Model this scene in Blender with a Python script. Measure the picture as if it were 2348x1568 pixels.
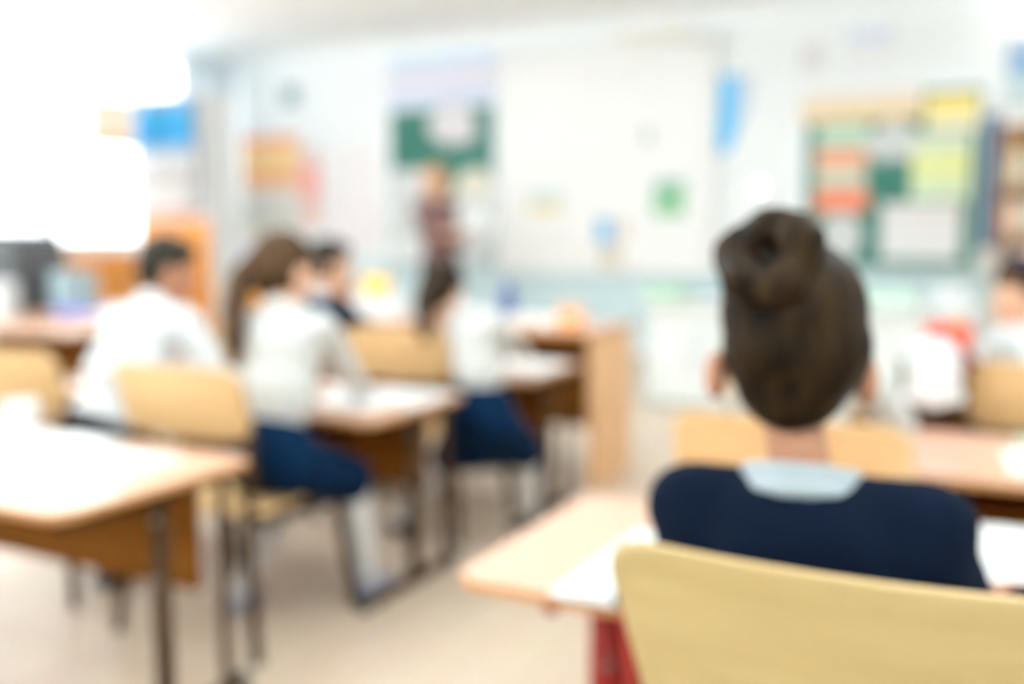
import bpy, bmesh, math, random
from mathutils import Vector, Matrix
random.seed(7)
for o in list(bpy.data.objects): bpy.data.objects.remove(o, do_unlink=True)
S = bpy.context.scene
COL = S.collection
V = Vector
PI = math.pi

# ------------------------------------------------------------------ camera
WALL_Y, LEFT_X, RIGHT_X, BACK_Y, CEIL = 7.8, -7.1, 2.9, -1.6, 2.72
cam = bpy.data.cameras.new('camera')
cam.sensor_width = 36.0
cam.lens = 36.0 * 2306 / 2348
cam.clip_start = 0.02
cam.dof.use_dof = True
cam.dof.focus_distance = 0.495
cam.dof.aperture_fstop = 2.3
cam.dof.aperture_blades = 0
cam_o = bpy.data.objects.new('camera', cam); COL.objects.link(cam_o)
cam_o.location = (0, 0, 1.0)
cam_o.rotation_euler = (PI / 2 - math.atan(254 / 2306), 0, math.radians(27))
S.camera = cam_o

# ------------------------------------------------------------------ world, lights, exposure
S.view_settings.view_transform = 'Standard'
S.view_settings.look = 'None'
S.view_settings.gamma = 1.0
S.view_settings.use_curve_mapping = False
S.view_settings.exposure = 0.50
S.cycles.use_denoising = True
S.cycles.max_bounces = 8
S.cycles.diffuse_bounces = 6
S.cycles.transparent_max_bounces = 12
S.cycles.sample_clamp_indirect = 8.0
w = bpy.data.worlds.new('world'); S.world = w; w.use_nodes = True
bg = w.node_tree.nodes['Background']
bg.inputs['Color'].default_value = (0.90, 0.96, 1.0, 1)
bg.inputs['Strength'].default_value = 4.0
WINDOWS = [(-1.0, 1.3), (2.0, 4.3), (4.75, 7.70)]
SILL, HEAD = 0.86, 2.62

def area(name, loc, rot, sx, sy, power, colr=(1, 1, 1), portal=False):
    l = bpy.data.lights.new(name, 'AREA'); l.shape = 'RECTANGLE'; l.size = sx; l.size_y = sy
    l.energy = power; l.color = colr
    if portal: l.cycles.is_portal = True
    o = bpy.data.objects.new(name, l); COL.objects.link(o); o.location = loc; o.rotation_euler = rot
    return o
for (a, b) in WINDOWS:
    area('window_daylight', (LEFT_X - 0.28, (a + b) / 2, (SILL + HEAD) / 2), (0, -PI / 2, 0), HEAD - SILL, b - a, 1, portal=True)
FILL_LAMPS = [(x, y) for y in (-0.5, 1.5, 3.4) for x in (-5.4, -2.6, 0.6)]  # invented hanging lamps above the view, to lift ceiling and walls

# ------------------------------------------------------------------ materials
def mat(name, c, rough=0.6, metal=0.0, spec=0.5, noise=None, scale=8, bump=0.0, sheen=0.0, coat=0.0):
    m = bpy.data.materials.new(name); m.use_nodes = True
    nt = m.node_tree; b = nt.nodes['Principled BSDF']
    b.inputs['Roughness'].default_value = rough; b.inputs['Metallic'].default_value = metal
    b.inputs['Specular IOR Level'].default_value = spec
    b.inputs['Coat Weight'].default_value = coat
    if sheen: b.inputs['Sheen Weight'].default_value = sheen
    b.inputs['Base Color'].default_value = (*c, 1)
    if noise is None: noise = 0.06
    tc = nt.nodes.new('ShaderNodeTexCoord'); n = nt.nodes.new('ShaderNodeTexNoise'); n.inputs['Scale'].default_value = scale
    nt.links.new(tc.outputs['Object'], n.inputs['Vector'])
    r = nt.nodes.new('ShaderNodeMix'); r.data_type = 'RGBA'
    r.inputs['A'].default_value = (*[max(0, v * (1 - noise)) for v in c], 1); r.inputs['B'].default_value = (*[min(1, v * (1 + noise)) for v in c], 1)
    nt.links.new(n.outputs['Fac'], r.inputs['Factor']); nt.links.new(r.outputs['Result'], b.inputs['Base Color'])
    if bump:
        bp = nt.nodes.new('ShaderNodeBump'); bp.inputs['Strength'].default_value = bump; bp.inputs['Distance'].default_value = 0.002
        nt.links.new(n.outputs['Fac'], bp.inputs['Height']); nt.links.new(bp.outputs['Normal'], b.inputs['Normal'])
    return m
def wood(name, c1, c2, rough=0.4, axis='X', sc=1.0, coat=0.0, spec=0.25):
    m = bpy.data.materials.new(name); m.use_nodes = True
    nt = m.node_tree; b = nt.nodes['Principled BSDF']; b.inputs['Roughness'].default_value = rough; b.inputs['Coat Weight'].default_value = coat; b.inputs['Specular IOR Level'].default_value = spec
    tc = nt.nodes.new('ShaderNodeTexCoord'); mp = nt.nodes.new('ShaderNodeMapping')
    mp.inputs['Scale'].default_value = {'X': (1.5 * sc, 22 * sc, 22 * sc), 'Y': (22 * sc, 1.5 * sc, 22 * sc), 'Z': (22 * sc, 22 * sc, 1.5 * sc)}[axis]
    n = nt.nodes.new('ShaderNodeTexNoise'); n.inputs['Scale'].default_value = 2.0; n.inputs['Detail'].default_value = 5
    r = nt.nodes.new('ShaderNodeValToRGB'); r.color_ramp.elements[0].color = (*c1, 1); r.color_ramp.elements[1].color = (*c2, 1)
    r.color_ramp.elements[0].position = 0.3; r.color_ramp.elements[1].position = 0.7
    nt.links.new(tc.outputs['Object'], mp.inputs['Vector']); nt.links.new(mp.outputs['Vector'], n.inputs['Vector'])
    nt.links.new(n.outputs['Fac'], r.inputs['Fac']); nt.links.new(r.outputs['Color'], b.inputs['Base Color'])
    return m
def bands(name, cols, axis=2, rough=0.6):
    """paper printed in soft horizontal bands; cols = [(position 0..1 from the bottom, colour)]"""
    m = bpy.data.materials.new(name); m.use_nodes = True
    nt = m.node_tree; b = nt.nodes['Principled BSDF']; b.inputs['Roughness'].default_value = rough
    tc = nt.nodes.new('ShaderNodeTexCoord'); sp = nt.nodes.new('ShaderNodeSeparateXYZ'); r = nt.nodes.new('ShaderNodeValToRGB')
    r.color_ramp.interpolation = 'CONSTANT'
    e = r.color_ramp.elements
    e[0].position = cols[0][0]; e[0].color = (*cols[0][1], 1)
    e[1].position = cols[1][0] if len(cols) > 1 else 1; e[1].color = (*(cols[1][1] if len(cols) > 1 else cols[0][1]), 1)
    for p, c in cols[2:]:
        k = e.new(p); k.color = (*c, 1)
    nt.links.new(tc.outputs['Generated'], sp.inputs[0]); nt.links.new(sp.outputs[axis], r.inputs['Fac']); nt.links.new(r.outputs['Color'], b.inputs['Base Color'])
    return m
def emit(name, c, s):
    m = bpy.data.materials.new(name); m.use_nodes = True
    b = m.node_tree.nodes['Principled BSDF']; b.inputs['Base Color'].default_value = (*c, 1)
    b.inputs['Emission Color'].default_value = (*c, 1); b.inputs['Emission Strength'].default_value = s
    return m
def wall_paint():
    m = bpy.data.materials.new('two_tone_wall_paint'); m.use_nodes = True
    nt = m.node_tree; b = nt.nodes['Principled BSDF']; b.inputs['Roughness'].default_value = 0.55
    g = nt.nodes.new('ShaderNodeNewGeometry'); sp = nt.nodes.new('ShaderNodeSeparateXYZ'); gt = nt.nodes.new('ShaderNodeMath'); gt.operation = 'GREATER_THAN'; gt.inputs[1].default_value = 0.72
    mx = nt.nodes.new('ShaderNodeMix'); mx.data_type = 'RGBA'; mx.inputs['A'].default_value = (0.60, 0.76, 0.80, 1); mx.inputs['B'].default_value = (0.90, 0.93, 0.945, 1)
    nt.links.new(g.outputs['Position'], sp.inputs[0]); nt.links.new(sp.outputs['Z'], gt.inputs[0]); nt.links.new(gt.outputs[0], mx.inputs['Factor'])
    nt.links.new(mx.outputs['Result'], b.inputs['Base Color'])
    return m
def floor_mat():
    m = bpy.data.materials.new('laminate_floor'); m.use_nodes = True
    nt = m.node_tree; b = nt.nodes['Principled BSDF']; b.inputs['Roughness'].default_value = 0.42; b.inputs['Coat Weight'].default_value = 0.12; b.inputs['Coat Roughness'].default_value = 0.25
    tc = nt.nodes.new('ShaderNodeTexCoord'); mp = nt.nodes.new('ShaderNodeMapping'); mp.inputs['Rotation'].default_value = (0, 0, PI / 2)
    br = nt.nodes.new('ShaderNodeTexBrick'); br.inputs['Scale'].default_value = 1.0; br.inputs['Brick Width'].default_value = 1.2; br.inputs['Row Height'].default_value = 0.16
    br.inputs['Mortar Size'].default_value = 0.002
    br.inputs['Color1'].default_value = (0.68, 0.55, 0.41, 1); br.inputs['Color2'].default_value = (0.63, 0.49, 0.38, 1); br.inputs['Mortar'].default_value = (0.45, 0.33, 0.24, 1)
    mp2 = nt.nodes.new('ShaderNodeMapping'); mp2.inputs['Scale'].default_value = (18, 1.2, 1)
    n = nt.nodes.new('ShaderNodeTexNoise'); n.inputs['Scale'].default_value = 2.5; n.inputs['Detail'].default_value = 5
    mx = nt.nodes.new('ShaderNodeMix'); mx.data_type = 'RGBA'; mx.blend_type = 'MULTIPLY'; mx.inputs['Factor'].default_value = 0.22
    nt.links.new(tc.outputs['Object'], mp.inputs['Vector']); nt.links.new(mp.outputs['Vector'], br.inputs['Vector'])
    nt.links.new(tc.outputs['Object'], mp2.inputs['Vector']); nt.links.new(mp2.outputs['Vector'], n.inputs['Vector'])
    nt.links.new(br.outputs['Color'], mx.inputs['A']); nt.links.new(n.outputs['Color'], mx.inputs['B']); nt.links.new(mx.outputs['Result'], b.inputs['Base Color'])
    return m
def glass_mat():
    m = bpy.data.materials.new('window_glass'); m.use_nodes = True
    nt = m.node_tree; nt.nodes.remove(nt.nodes['Principled BSDF'])
    t = nt.nodes.new('ShaderNodeBsdfTransparent'); g = nt.nodes.new('ShaderNodeBsdfGlossy'); g.inputs['Roughness'].default_value = 0.02
    mx = nt.nodes.new('ShaderNodeMixShader'); mx.inputs[0].default_value = 0.06
    nt.links.new(t.outputs[0], mx.inputs[1]); nt.links.new(g.outputs[0], mx.inputs[2])
    nt.links.new(mx.outputs[0], nt.nodes['Material Output'].inputs['Surface'])
    return m
def cloth_translucent(name, c):
    m = bpy.data.materials.new(name); m.use_nodes = True
    nt = m.node_tree; nt.nodes.remove(nt.nodes['Principled BSDF'])
    d = nt.nodes.new('ShaderNodeBsdfDiffuse'); d.inputs['Color'].default_value = (*c, 1)
    t = nt.nodes.new('ShaderNodeBsdfTranslucent'); t.inputs['Color'].default_value = (*c, 1)
    mx = nt.nodes.new('ShaderNodeMixShader'); mx.inputs[0].default_value = 0.2
    nt.links.new(d.outputs[0], mx.inputs[1]); nt.links.new(t.outputs[0], mx.inputs[2]); nt.links.new(mx.outputs[0], nt.nodes['Material Output'].inputs['Surface'])
    return m
def hair_mat(name, c1, c2, sc=60):
    m = bpy.data.materials.new(name); m.use_nodes = True
    nt = m.node_tree; b = nt.nodes['Principled BSDF']; b.inputs['Roughness'].default_value = 0.5; b.inputs['Specular IOR Level'].default_value = 0.08
    tc = nt.nodes.new('ShaderNodeTexCoord'); wv = nt.nodes.new('ShaderNodeTexNoise')
    mp = nt.nodes.new('ShaderNodeMapping'); mp.inputs['Scale'].default_value = (3, 3, .5); wv.inputs['Scale'].default_value = sc / 3; wv.inputs['Detail'].default_value = 4
    r = nt.nodes.new('ShaderNodeValToRGB'); r.color_ramp.elements[0].color = (*c1, 1); r.color_ramp.elements[1].color = (*c2, 1); r.color_ramp.elements[0].position = .35; r.color_ramp.elements[1].position = .65
    bp = nt.nodes.new('ShaderNodeBump'); bp.inputs['Strength'].default_value = 0.5; bp.inputs['Distance'].default_value = 0.003
    nt.links.new(tc.outputs['Object'], mp.inputs['Vector']); nt.links.new(mp.outputs['Vector'], wv.inputs['Vector']); nt.links.new(wv.outputs['Fac'], r.inputs['Fac'])
    nt.links.new(r.outputs['Color'], b.inputs['Base Color']); nt.links.new(wv.outputs['Fac'], bp.inputs['Height']); nt.links.new(bp.outputs['Normal'], b.inputs['Normal'])
    return m

M = dict(
    wall=wall_paint(), floor=floor_mat(), glass=glass_mat(),
    ceiling=mat('ceiling_paint', (0.94, 0.96, 0.97), .8, noise=.01),
    cabwhite=mat('greyed_laminate_front', (0.34, 0.34, 0.335), .6, noise=.02),  # cabinet doors greyed to offset the strong window light
    white=mat('white_plastic', (0.86, 0.87, 0.87), .4, noise=.02),
    paper=mat('white_paper', (0.80, 0.81, 0.81), .45, noise=.02),
    greypaper=mat('pale_grey_paper', (0.66, 0.68, 0.68), .7, noise=.05),
    screen=mat('matt_white_screen', (0.93, 0.93, 0.925), .7, noise=.01),
    board=mat('green_chalkboard', (0.045, 0.17, 0.135), .6, spec=.2, noise=.12, scale=3),
    alu=mat('brushed_aluminium', (0.70, 0.74, 0.75), .4, .6, noise=.04),
    desk_top=wood('beech_laminate', (0.55, 0.335, 0.235), (0.63, 0.405, 0.30), .34, 'X', coat=.2),
    desk_edge=mat('beech_edge_band', (0.42, 0.19, 0.06), .4),
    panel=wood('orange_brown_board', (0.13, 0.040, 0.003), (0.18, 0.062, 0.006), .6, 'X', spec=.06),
    panel_light=wood('light_beech_board', (0.62, 0.35, 0.17), (0.70, 0.42, 0.22), .4, 'Z'),
    ply=wood('bent_plywood', (0.58, 0.365, 0.17), (0.65, 0.425, 0.21), .32, 'X'),
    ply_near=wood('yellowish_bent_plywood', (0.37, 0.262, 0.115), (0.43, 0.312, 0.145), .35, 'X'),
    ply_edge=mat('plywood_edge', (0.55, 0.36, 0.16), .5),
    frame=mat('brown_enamelled_steel', (0.050, 0.026, 0.011), .6, .0, .08),
    frame_grey=mat('grey_enamelled_steel', (0.16, 0.14, 0.12), .38, .4),
    red=mat('dark_red_enamel', (0.20, 0.006, 0.003), .4, .0, .2),
    cap=mat('black_rubber', (0.02, 0.022, 0.025), .6),
    orange=wood('orange_wood', (0.50, 0.19, 0.035), (0.58, 0.24, 0.05), .4, 'Z'),
    skin=mat('skin', (0.38, 0.17, 0.095), .5, noise=.08), skin_f=mat('fair_skin', (0.66, 0.37, 0.24), .5, noise=.06),
    lips=mat('lips', (0.55, 0.20, 0.17), .4), iris=mat('eye', (0.03, 0.02, 0.015), .15),
    hair_b=hair_mat('brown_hair', (0.003, 0.0015, 0.0006), (0.026, 0.0135, 0.0045)),
    hair_d=hair_mat('black_brown_hair', (0.012, 0.010, 0.007), (0.032, 0.027, 0.018)),
    hair_m=hair_mat('chestnut_hair', (0.026, 0.013, 0.006), (0.085, 0.044, 0.020)),
    hair_l=hair_mat('light_blond_hair', (0.36, 0.21, 0.11), (0.52, 0.33, 0.19)),
    shirt=mat('white_cotton', (0.58, 0.60, 0.61), .8, noise=.03, bump=.3, scale=30),
    blouse=mat('offwhite_cotton', (0.60, 0.60, 0.58), .8, noise=.04, bump=.3, scale=30),
    collar=mat('pale_blue_cotton', (0.37, 0.42, 0.445), .8, noise=.03, bump=.3, scale=30),
    navy=mat('navy_wool', (0.0015, 0.0045, 0.0125), .95, spec=.08, noise=.25, scale=20, bump=.4),
    navy_b=mat('bright_navy_cloth', (0.0015, 0.011, 0.031), .95, spec=.06, noise=.2, scale=20),
    mauve=mat('mauve_brown_knit', (0.16, 0.09, 0.085), .9, spec=.1, noise=.15, scale=30),
    brown=mat('dark_brown_cloth', (0.018, 0.010, 0.006), .9, spec=.1, noise=.15),
    sock=mat('pale_grey_tights', (0.62, 0.60, 0.59), .8, noise=.05),
    shoe=mat('black_shoe_leather', (0.02, 0.02, 0.022), .35), shoe_g=mat('grey_shoe', (0.30, 0.30, 0.36), .5),
    black=mat('dark_grey_plastic', (0.06, 0.06, 0.063), .35), black2=mat('black_plastic', (0.022, 0.022, 0.024), .4),
    blue=mat('blue_plastic', (0.02, 0.10, 0.36), .4), navy_p=mat('navy_plastic', (0.02, 0.05, 0.19), .35), teal=mat('pale_teal_card', (0.32, 0.42, 0.44), .6),
    yellow=mat('yellow_plastic', (0.90, 0.50, 0.05), .45), orange_p=mat('orange_plastic', (0.88, 0.38, 0.13), .5),
    red_p=mat('bright_red_plastic', (0.72, 0.07, 0.03), .4), green=mat('green_card', (0.28, 0.48, 0.30), .6), pgreen=mat('pale_green_card', (0.55, 0.74, 0.60), .6),
    violet=mat('violet_blue_card', (0.16, 0.19, 0.60), .5), pblue=mat('pale_blue_cloth', (0.62, 0.76, 0.82), .6),
    curtain=cloth_translucent('white_curtain', (0.86, 0.92, 0.94)), peach=cloth_translucent('peach_stand_in_cloth', (0.97, 0.86, 0.74)),
    lamp=emit('fill_lamp_diffuser', (0.88, 0.97, 1.0), 36.0), fill_low=emit('fill_lamp_lower_diffuser', (0.93, 0.98, 1.0), 3.5), spot=emit('glow_disc', (1.0, 0.99, 0.96), 55.0), blamp=emit('board_lamp_diffuser', (1, 1, 1), 6.0),
    navy_wall=mat('navy_felt', (0.055, 0.11, 0.23), .8), shelfwood=wood('pale_orange_shelf_board', (0.70, 0.44, 0.24), (0.78, 0.52, 0.30), .5, 'Z'),
)

# ------------------------------------------------------------------ mesh helpers
def tag(o, label=None, cat=None, group=None, kind=None):
    if label: o['label'] = label
    if cat: o['category'] = cat
    if group: o['group'] = group
    if kind: o['kind'] = kind
    return o
def empty(name, loc, rz=0, **k):
    o = bpy.data.objects.new(name, None); COL.objects.link(o); o.location = loc; o.rotation_euler = (0, 0, rz); o.empty_display_size = 0.05
    return tag(o, **k)
def link(name, bm, m, parent=None, smooth=False, bevel=0.0, loc=None, rz=0):
    me = bpy.data.meshes.new(name)
    if smooth:
        for f in bm.faces: f.smooth = True
    bm.normal_update(); bm.to_mesh(me); bm.free()
    for k in (m if isinstance(m, (list, tuple)) else [m]): me.materials.append(k)
    o = bpy.data.objects.new(name, me); COL.objects.link(o)
    if parent: o.parent = parent
    if loc: o.location = loc
    if rz: o.rotation_euler = (0, 0, rz)
    if bevel:
        b = o.modifiers.new('bevel', 'BEVEL'); b.width = bevel; b.segments = 3; b.limit_method = 'ANGLE'
    return o
def box(bm, x0, x1, y0, y1, z0, z1, mi=0):
    vs = [bm.verts.new(p) for p in ((x0, y0, z0), (x1, y0, z0), (x1, y1, z0), (x0, y1, z0), (x0, y0, z1), (x1, y0, z1), (x1, y1, z1), (x0, y1, z1))]
    for f in ((3, 2, 1, 0), (4, 5, 6, 7), (0, 1, 5, 4), (1, 2, 6, 5), (2, 3, 7, 6), (3, 0, 4, 7)):
        bm.faces.new([vs[i] for i in f]).material_index = mi
    return bm
def B(*a, mi=0):
    return box(bmesh.new(), *a, mi=mi)
def tube(bm, pts, rads, seg=12, flat=1.0):
    """swept tube with round ends through pts"""
    pts = [V(p) for p in pts]
    if not isinstance(rads, (list, tuple)): rads = [rads] * len(pts)
    rings = []; up = None
    for i, p in enumerate(pts):
        d = (pts[min(i + 1, len(pts) - 1)] - pts[max(i - 1, 0)]).normalized()
        if up is None:
            up = V((0, 0, 1)) if abs(d.z) < .9 else V((0, 1, 0))
        a = d.cross(up).normalized(); b = a.cross(d).normalized(); up = b
        rings.append([bm.verts.new(p + a * math.cos(t) * rads[i] + b * math.sin(t) * rads[i] * flat) for t in [2 * PI * k / seg for k in range(seg)]])
    for r0, r1 in zip(rings, rings[1:]):
        for k in range(seg):
            bm.faces.new((r0[k], r0[(k + 1) % seg], r1[(k + 1) % seg], r1[k]))
    bm.faces.new(list(reversed(rings[0]))); bm.faces.new(rings[-1])
    bmesh.ops.recalc_face_normals(bm, faces=bm.faces)
    return bm
def lathe(bm, prof, c=(0, 0, 0), seg=28):
    rings = [[bm.verts.new((c[0] + r * math.cos(2 * PI * k / seg), c[1] + r * math.sin(2 * PI * k / seg), c[2] + z)) for k in range(seg)] for r, z in prof]
    for r0, r1 in zip(rings, rings[1:]):
        for k in range(seg): bm.faces.new((r0[k], r0[(k + 1) % seg], r1[(k + 1) % seg], r1[k]))
    bm.faces.new(list(reversed(rings[0]))); bm.faces.new(rings[-1])
    return bm
def rrect(w, h, r, n=6):
    pts = []
    for cx, cy, a0 in ((w - r, h - r, 0), (r, h - r, 90), (r, r, 180), (w - r, r, 270)):
        for k in range(n + 1):
            a = math.radians(a0 + 90 * k / n); pts.append((cx + r * math.cos(a), cy + r * math.sin(a)))
    return pts
def extrude_poly(bm, pts, z0, z1, f=lambda x, y, z: (x, y, z), mi_side=0):
    a = [bm.verts.new(f(x, y, z0)) for x, y in pts]; b = [bm.verts.new(f(x, y, z1)) for x, y in pts]
    n = len(pts)
    bm.faces.new(list(reversed(a))); bm.faces.new(b)
    for k in range(n):
        bm.faces.new((a[k], a[(k + 1) % n], b[(k + 1) % n], b[k])).material_index = mi_side
    return bm
def copy_tree(o, parent=None):
    c = o.copy(); COL.objects.link(c)
    if parent: c.parent = parent
    for ch in list(o.children): copy_tree(ch, c)
    return c

# blobs: capsules and ellipsoids welded into one continuous surface
def bake(o):
    dg = bpy.context.evaluated_depsgraph_get(); dg.update()
    me = bpy.data.meshes.new_from_object(o.evaluated_get(dg))
    o.modifiers.clear(); o.data = me
def blob(name, shapes, mats, parent, voxel=.006, smooth=6, pick=None):
    bm = bmesh.new()
    for s in shapes:
        if s[0] == 'c':
            p0, r0, p1, r1 = V(s[1]), s[2], V(s[3]), s[4]
            d = p1 - p0; L = max(d.length, 1e-5); q = V((0, 0, 1)).rotation_difference(d.normalized() if d.length > 1e-6 else V((0, 0, 1)))
            prof = [(r0 * math.sin(a), -r0 * math.cos(a)) for a in [PI / 2 * k / 5 for k in range(1, 6)]] + [(r1 * math.cos(a), L + r1 * math.sin(a)) for a in [PI / 2 * k / 5 for k in range(0, 5)]]
            b2 = bmesh.new(); lathe(b2, prof, seg=14)
            for v in b2.verts: v.co = q @ v.co + p0
        else:
            b2 = bmesh.new(); bmesh.ops.create_uvsphere(b2, u_segments=20, v_segments=14, radius=1)
            R = s[3] if len(s) > 3 else Matrix.Identity(3)
            for v in b2.verts: v.co = R @ V((v.co.x * s[2][0], v.co.y * s[2][1], v.co.z * s[2][2])) + V(s[1])
        me = bpy.data.meshes.new('tmp'); b2.to_mesh(me); b2.free(); bm.from_mesh(me); bpy.data.meshes.remove(me)
    o = link(name, bm, mats, parent, smooth=True)
    r = o.modifiers.new('r', 'REMESH'); r.mode = 'VOXEL'; r.voxel_size = voxel; r.use_smooth_shade = True
    sm = o.modifiers.new('s', 'SMOOTH'); sm.factor = .5; sm.iterations = smooth
    bake(o)
    me = o.data
    if not me.materials:
        for k in (mats if isinstance(mats, (list, tuple)) else [mats]): me.materials.append(k)
    for p in me.polygons:
        p.use_smooth = True
        p.material_index = pick(p.center) if pick else 0
    return o

# ------------------------------------------------------------------ the room
def struct(name, bm, m, parent=None, **k):
    o = link(name, bm, m, parent, **k)
    if parent is None: o['kind'] = 'structure'
    return o
T = 0.25
struct('floor', B(LEFT_X, RIGHT_X, BACK_Y, WALL_Y, -0.1, 0), M['floor'])
struct('ceiling', B(LEFT_X - T, RIGHT_X + T, BACK_Y - T, WALL_Y + T, CEIL, CEIL + .15), M['ceiling'])
struct('wall_front', B(LEFT_X - T, RIGHT_X + T, WALL_Y, WALL_Y + T, -0.1, CEIL), M['wall'])
struct('wall_back', B(LEFT_X - T, RIGHT_X + T, BACK_Y - T, BACK_Y, -0.1, CEIL), M['wall'])
struct('wall_right', B(RIGHT_X, RIGHT_X + T, BACK_Y, WALL_Y, -0.1, CEIL), M['wall'])
bm = bmesh.new()
box(bm, LEFT_X - T, LEFT_X, BACK_Y, WALL_Y, -0.1, SILL); box(bm, LEFT_X - T, LEFT_X, BACK_Y, WALL_Y, HEAD, CEIL)
ys = [BACK_Y] + [v for ab in WINDOWS for v in ab] + [WALL_Y]
for a, b in zip(ys[::2], ys[1::2]): box(bm, LEFT_X - T, LEFT_X, a, b, SILL, HEAD)
struct('wall_left', bm, M['wall'])
struct('baseboard_front', B(LEFT_X, RIGHT_X, WALL_Y - .015, WALL_Y, 0, .07), M['white'])
struct('trim_1', B(LEFT_X, RIGHT_X, WALL_Y - .06, WALL_Y, CEIL - .06, CEIL), M['white'])
for i, (a, b) in enumerate(WINDOWS):
    wr = empty('window_%d' % (i + 1), (LEFT_X - .12, (a + b) / 2, SILL), kind='structure')
    hw = (b - a) / 2; hh = HEAD - SILL; bm = bmesh.new()
    for y in (-hw, -hw / 3 - .03, hw / 3 - .03, hw - .06): box(bm, -.03, .03, y, y + .06, 0, hh)
    box(bm, -.03, .03, -hw, hw, 0, .06); box(bm, -.03, .03, -hw, hw, hh - .06, hh)
    link('window_frame', bm, M['white'], wr)
    link('pane', B(-.004, .004, -hw + .01, hw - .01, .01, hh - .01), M['glass'], wr)
    link('window_sill', B(-.12, .13, -hw - .04, hw + .04, -.035, 0), M['white'], wr, bevel=.006)

# ------------------------------------------------------------------ lamps, some added to brighten the room
root = None
for i, (x, y) in enumerate(FILL_LAMPS):
    if root is None:
        root = empty('fill_lamp', (x, y, CEIL)); L0 = root
        link('lamp_housing', B(-.62, .62, -.20, .20, -.36, -.345), M['white'], root, bevel=.003)
        link('lower_diffuser', B(-.60, .60, -.18, .18, -.38, -.361), M['fill_low'], root)
        link('upper_diffuser', B(-.60, .60, -.18, .18, -.344, -.325), M['lamp'], root)
        for sx in (-.5, .5):
            b = bmesh.new(); tube(b, [(sx, 0, -.35), (sx, 0, 0)], .004, seg=8); link('suspension_rod', b, M['alu'], root)
        o = root
    else:
        o = copy_tree(L0)
    o.location = (x, y, CEIL)
    tag(o, 'white rectangular lamp hanging from rods below the ceiling', 'lamp', 'ceiling lamps of the classroom')
bl = empty('board_lamp', (0.18, WALL_Y - .12, 2.42), label='bright white board lamp high above the bookcase at the right picture edge', cat='lamp')
link('lamp_bracket', B(-.05, .05, 0, .12, .04, .12), M['alu'], bl)
link('lamp_housing', B(-.30, .70, -.06, .06, .14, .19), M['white'], bl, bevel=.01)
link('diffuser', B(-.22, .68, -.05, .05, 0.0, .14), M['blamp'], bl, bevel=.02)
sp = empty('glow', (-1.84, WALL_Y, 1.33), label='tiny round spotlight shining on the front wall beside the blue pennant', cat='lamp')  # bright wall point of unclear cause, added as a small glowing lamp
b_ = bmesh.new(); lathe(b_, [(.035, 0), (.035, .03), (.024, .05)])
bmesh.ops.rotate(b_, verts=b_.verts, matrix=Matrix.Rotation(PI / 2, 3, 'X')); link('lamp_housing', b_, M['white'], sp, smooth=False)
b_ = bmesh.new(); lathe(b_, [(.017, .05), (.015, .056)])
bmesh.ops.rotate(b_, verts=b_.verts, matrix=Matrix.Rotation(PI / 2, 3, 'X')); link('lens', b_, M['spot'], sp)

# ------------------------------------------------------------------ desks
DX, DY = 1.20, 0.50
def desk_top(bm, x0, x1, y0, y1, z0, z1, r=.05):
    pts = [(x0 + x, y0 + y) for x, y in rrect(x1 - x0, y1 - y0, r)]
    return extrude_poly(bm, pts, z0, z1, mi_side=1)
def make_desk(fm=None, ins=.05, lr=.023):
    t = empty('school_desk', (0, 0, 0))
    fm = fm or M['frame']
    link('desktop', desk_top(bmesh.new(), 0, DX, 0, DY, .503, .520), [M['desk_top'], M['desk_edge']], t, bevel=.003)
    link('modesty_panel', B(.10, DX - .10, DY - .085, DY - .070, .235, .485), M['panel'], t, bevel=.002)
    link('book_shelf', B(.22, DX - .22, .18, DY - .09, .405, .415), M['panel'], t)
    for s in (0, 1):
        X = (lambda v: v) if s == 0 else (lambda v: DX - v)
        b = bmesh.new(); tube(b, [(X(ins), .27, .02), (X(ins), .27, .49)], lr, flat=.6); link('leg', b, fm, t, smooth=True)
        b = bmesh.new(); tube(b, [(X(ins), DY - .06, .02), (X(ins), DY - .06, .47)], .012); link('leg', b, fm, t, smooth=True)
        b = bmesh.new(); tube(b, [(X(ins), .02, .017), (X(ins), DY - .01, .017)], .017, flat=1); f = link('foot_bar', b, fm, t, smooth=True)
        for y in (.025, DY - .02):
            b = bmesh.new(); tube(b, [(X(ins), y - .012, .0185), (X(ins), y + .018, .0185)], .0185); link('end_cap', b, M['cap'], f, smooth=True)
        b = bmesh.new(); tube(b, [(X(ins), .04, .486), (X(ins), DY - .03, .486)], .012); link('top_rail', b, fm, t, smooth=True)
        for z in (.44, .32):
            b = bmesh.new(); bmesh.ops.create_uvsphere(b, u_segments=10, v_segments=8, radius=.008)
            for v in b.verts: v.co += V((X(ins) + .004, .27 - lr * .6, z))
            link('bolt', b, M['frame_grey'], t, smooth=True)
    return t
D0 = make_desk()
desks = [(-2.64, 1.13, 'double school desk at lower left covered with white paper'),
         (-2.66, 2.08, 'double school desk where the ponytailed girl and white-shirted boy sit'),
         (-2.63, 2.90, 'double school desk before the stooping girl, its end towards the aisle'),
         (-0.70, 1.175, 'nearest double school desk, just in front of the bun-haired pupil'),
         (-0.66, 2.11, 'double school desk with glossy bare top right of the bun-haired head'),
         (-0.66, 3.02, 'double school desk carrying the red-capped cup behind the plywood chairs on the right'),
         (-5.16, 3.22, 'beech double desk by the windows nearest the left picture edge'),
         (-5.76, 3.90, 'beech double desk by the windows carrying the dark copier')]
D3 = make_desk(M['red'], .140, .036)
for i, (x, y, lab) in enumerate(desks):
    o = D0 if i == 0 else D3 if i == 3 else copy_tree(D0)
    o.location = (x, y, 0); tag(o, lab, 'desk', 'double school desks')
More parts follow.
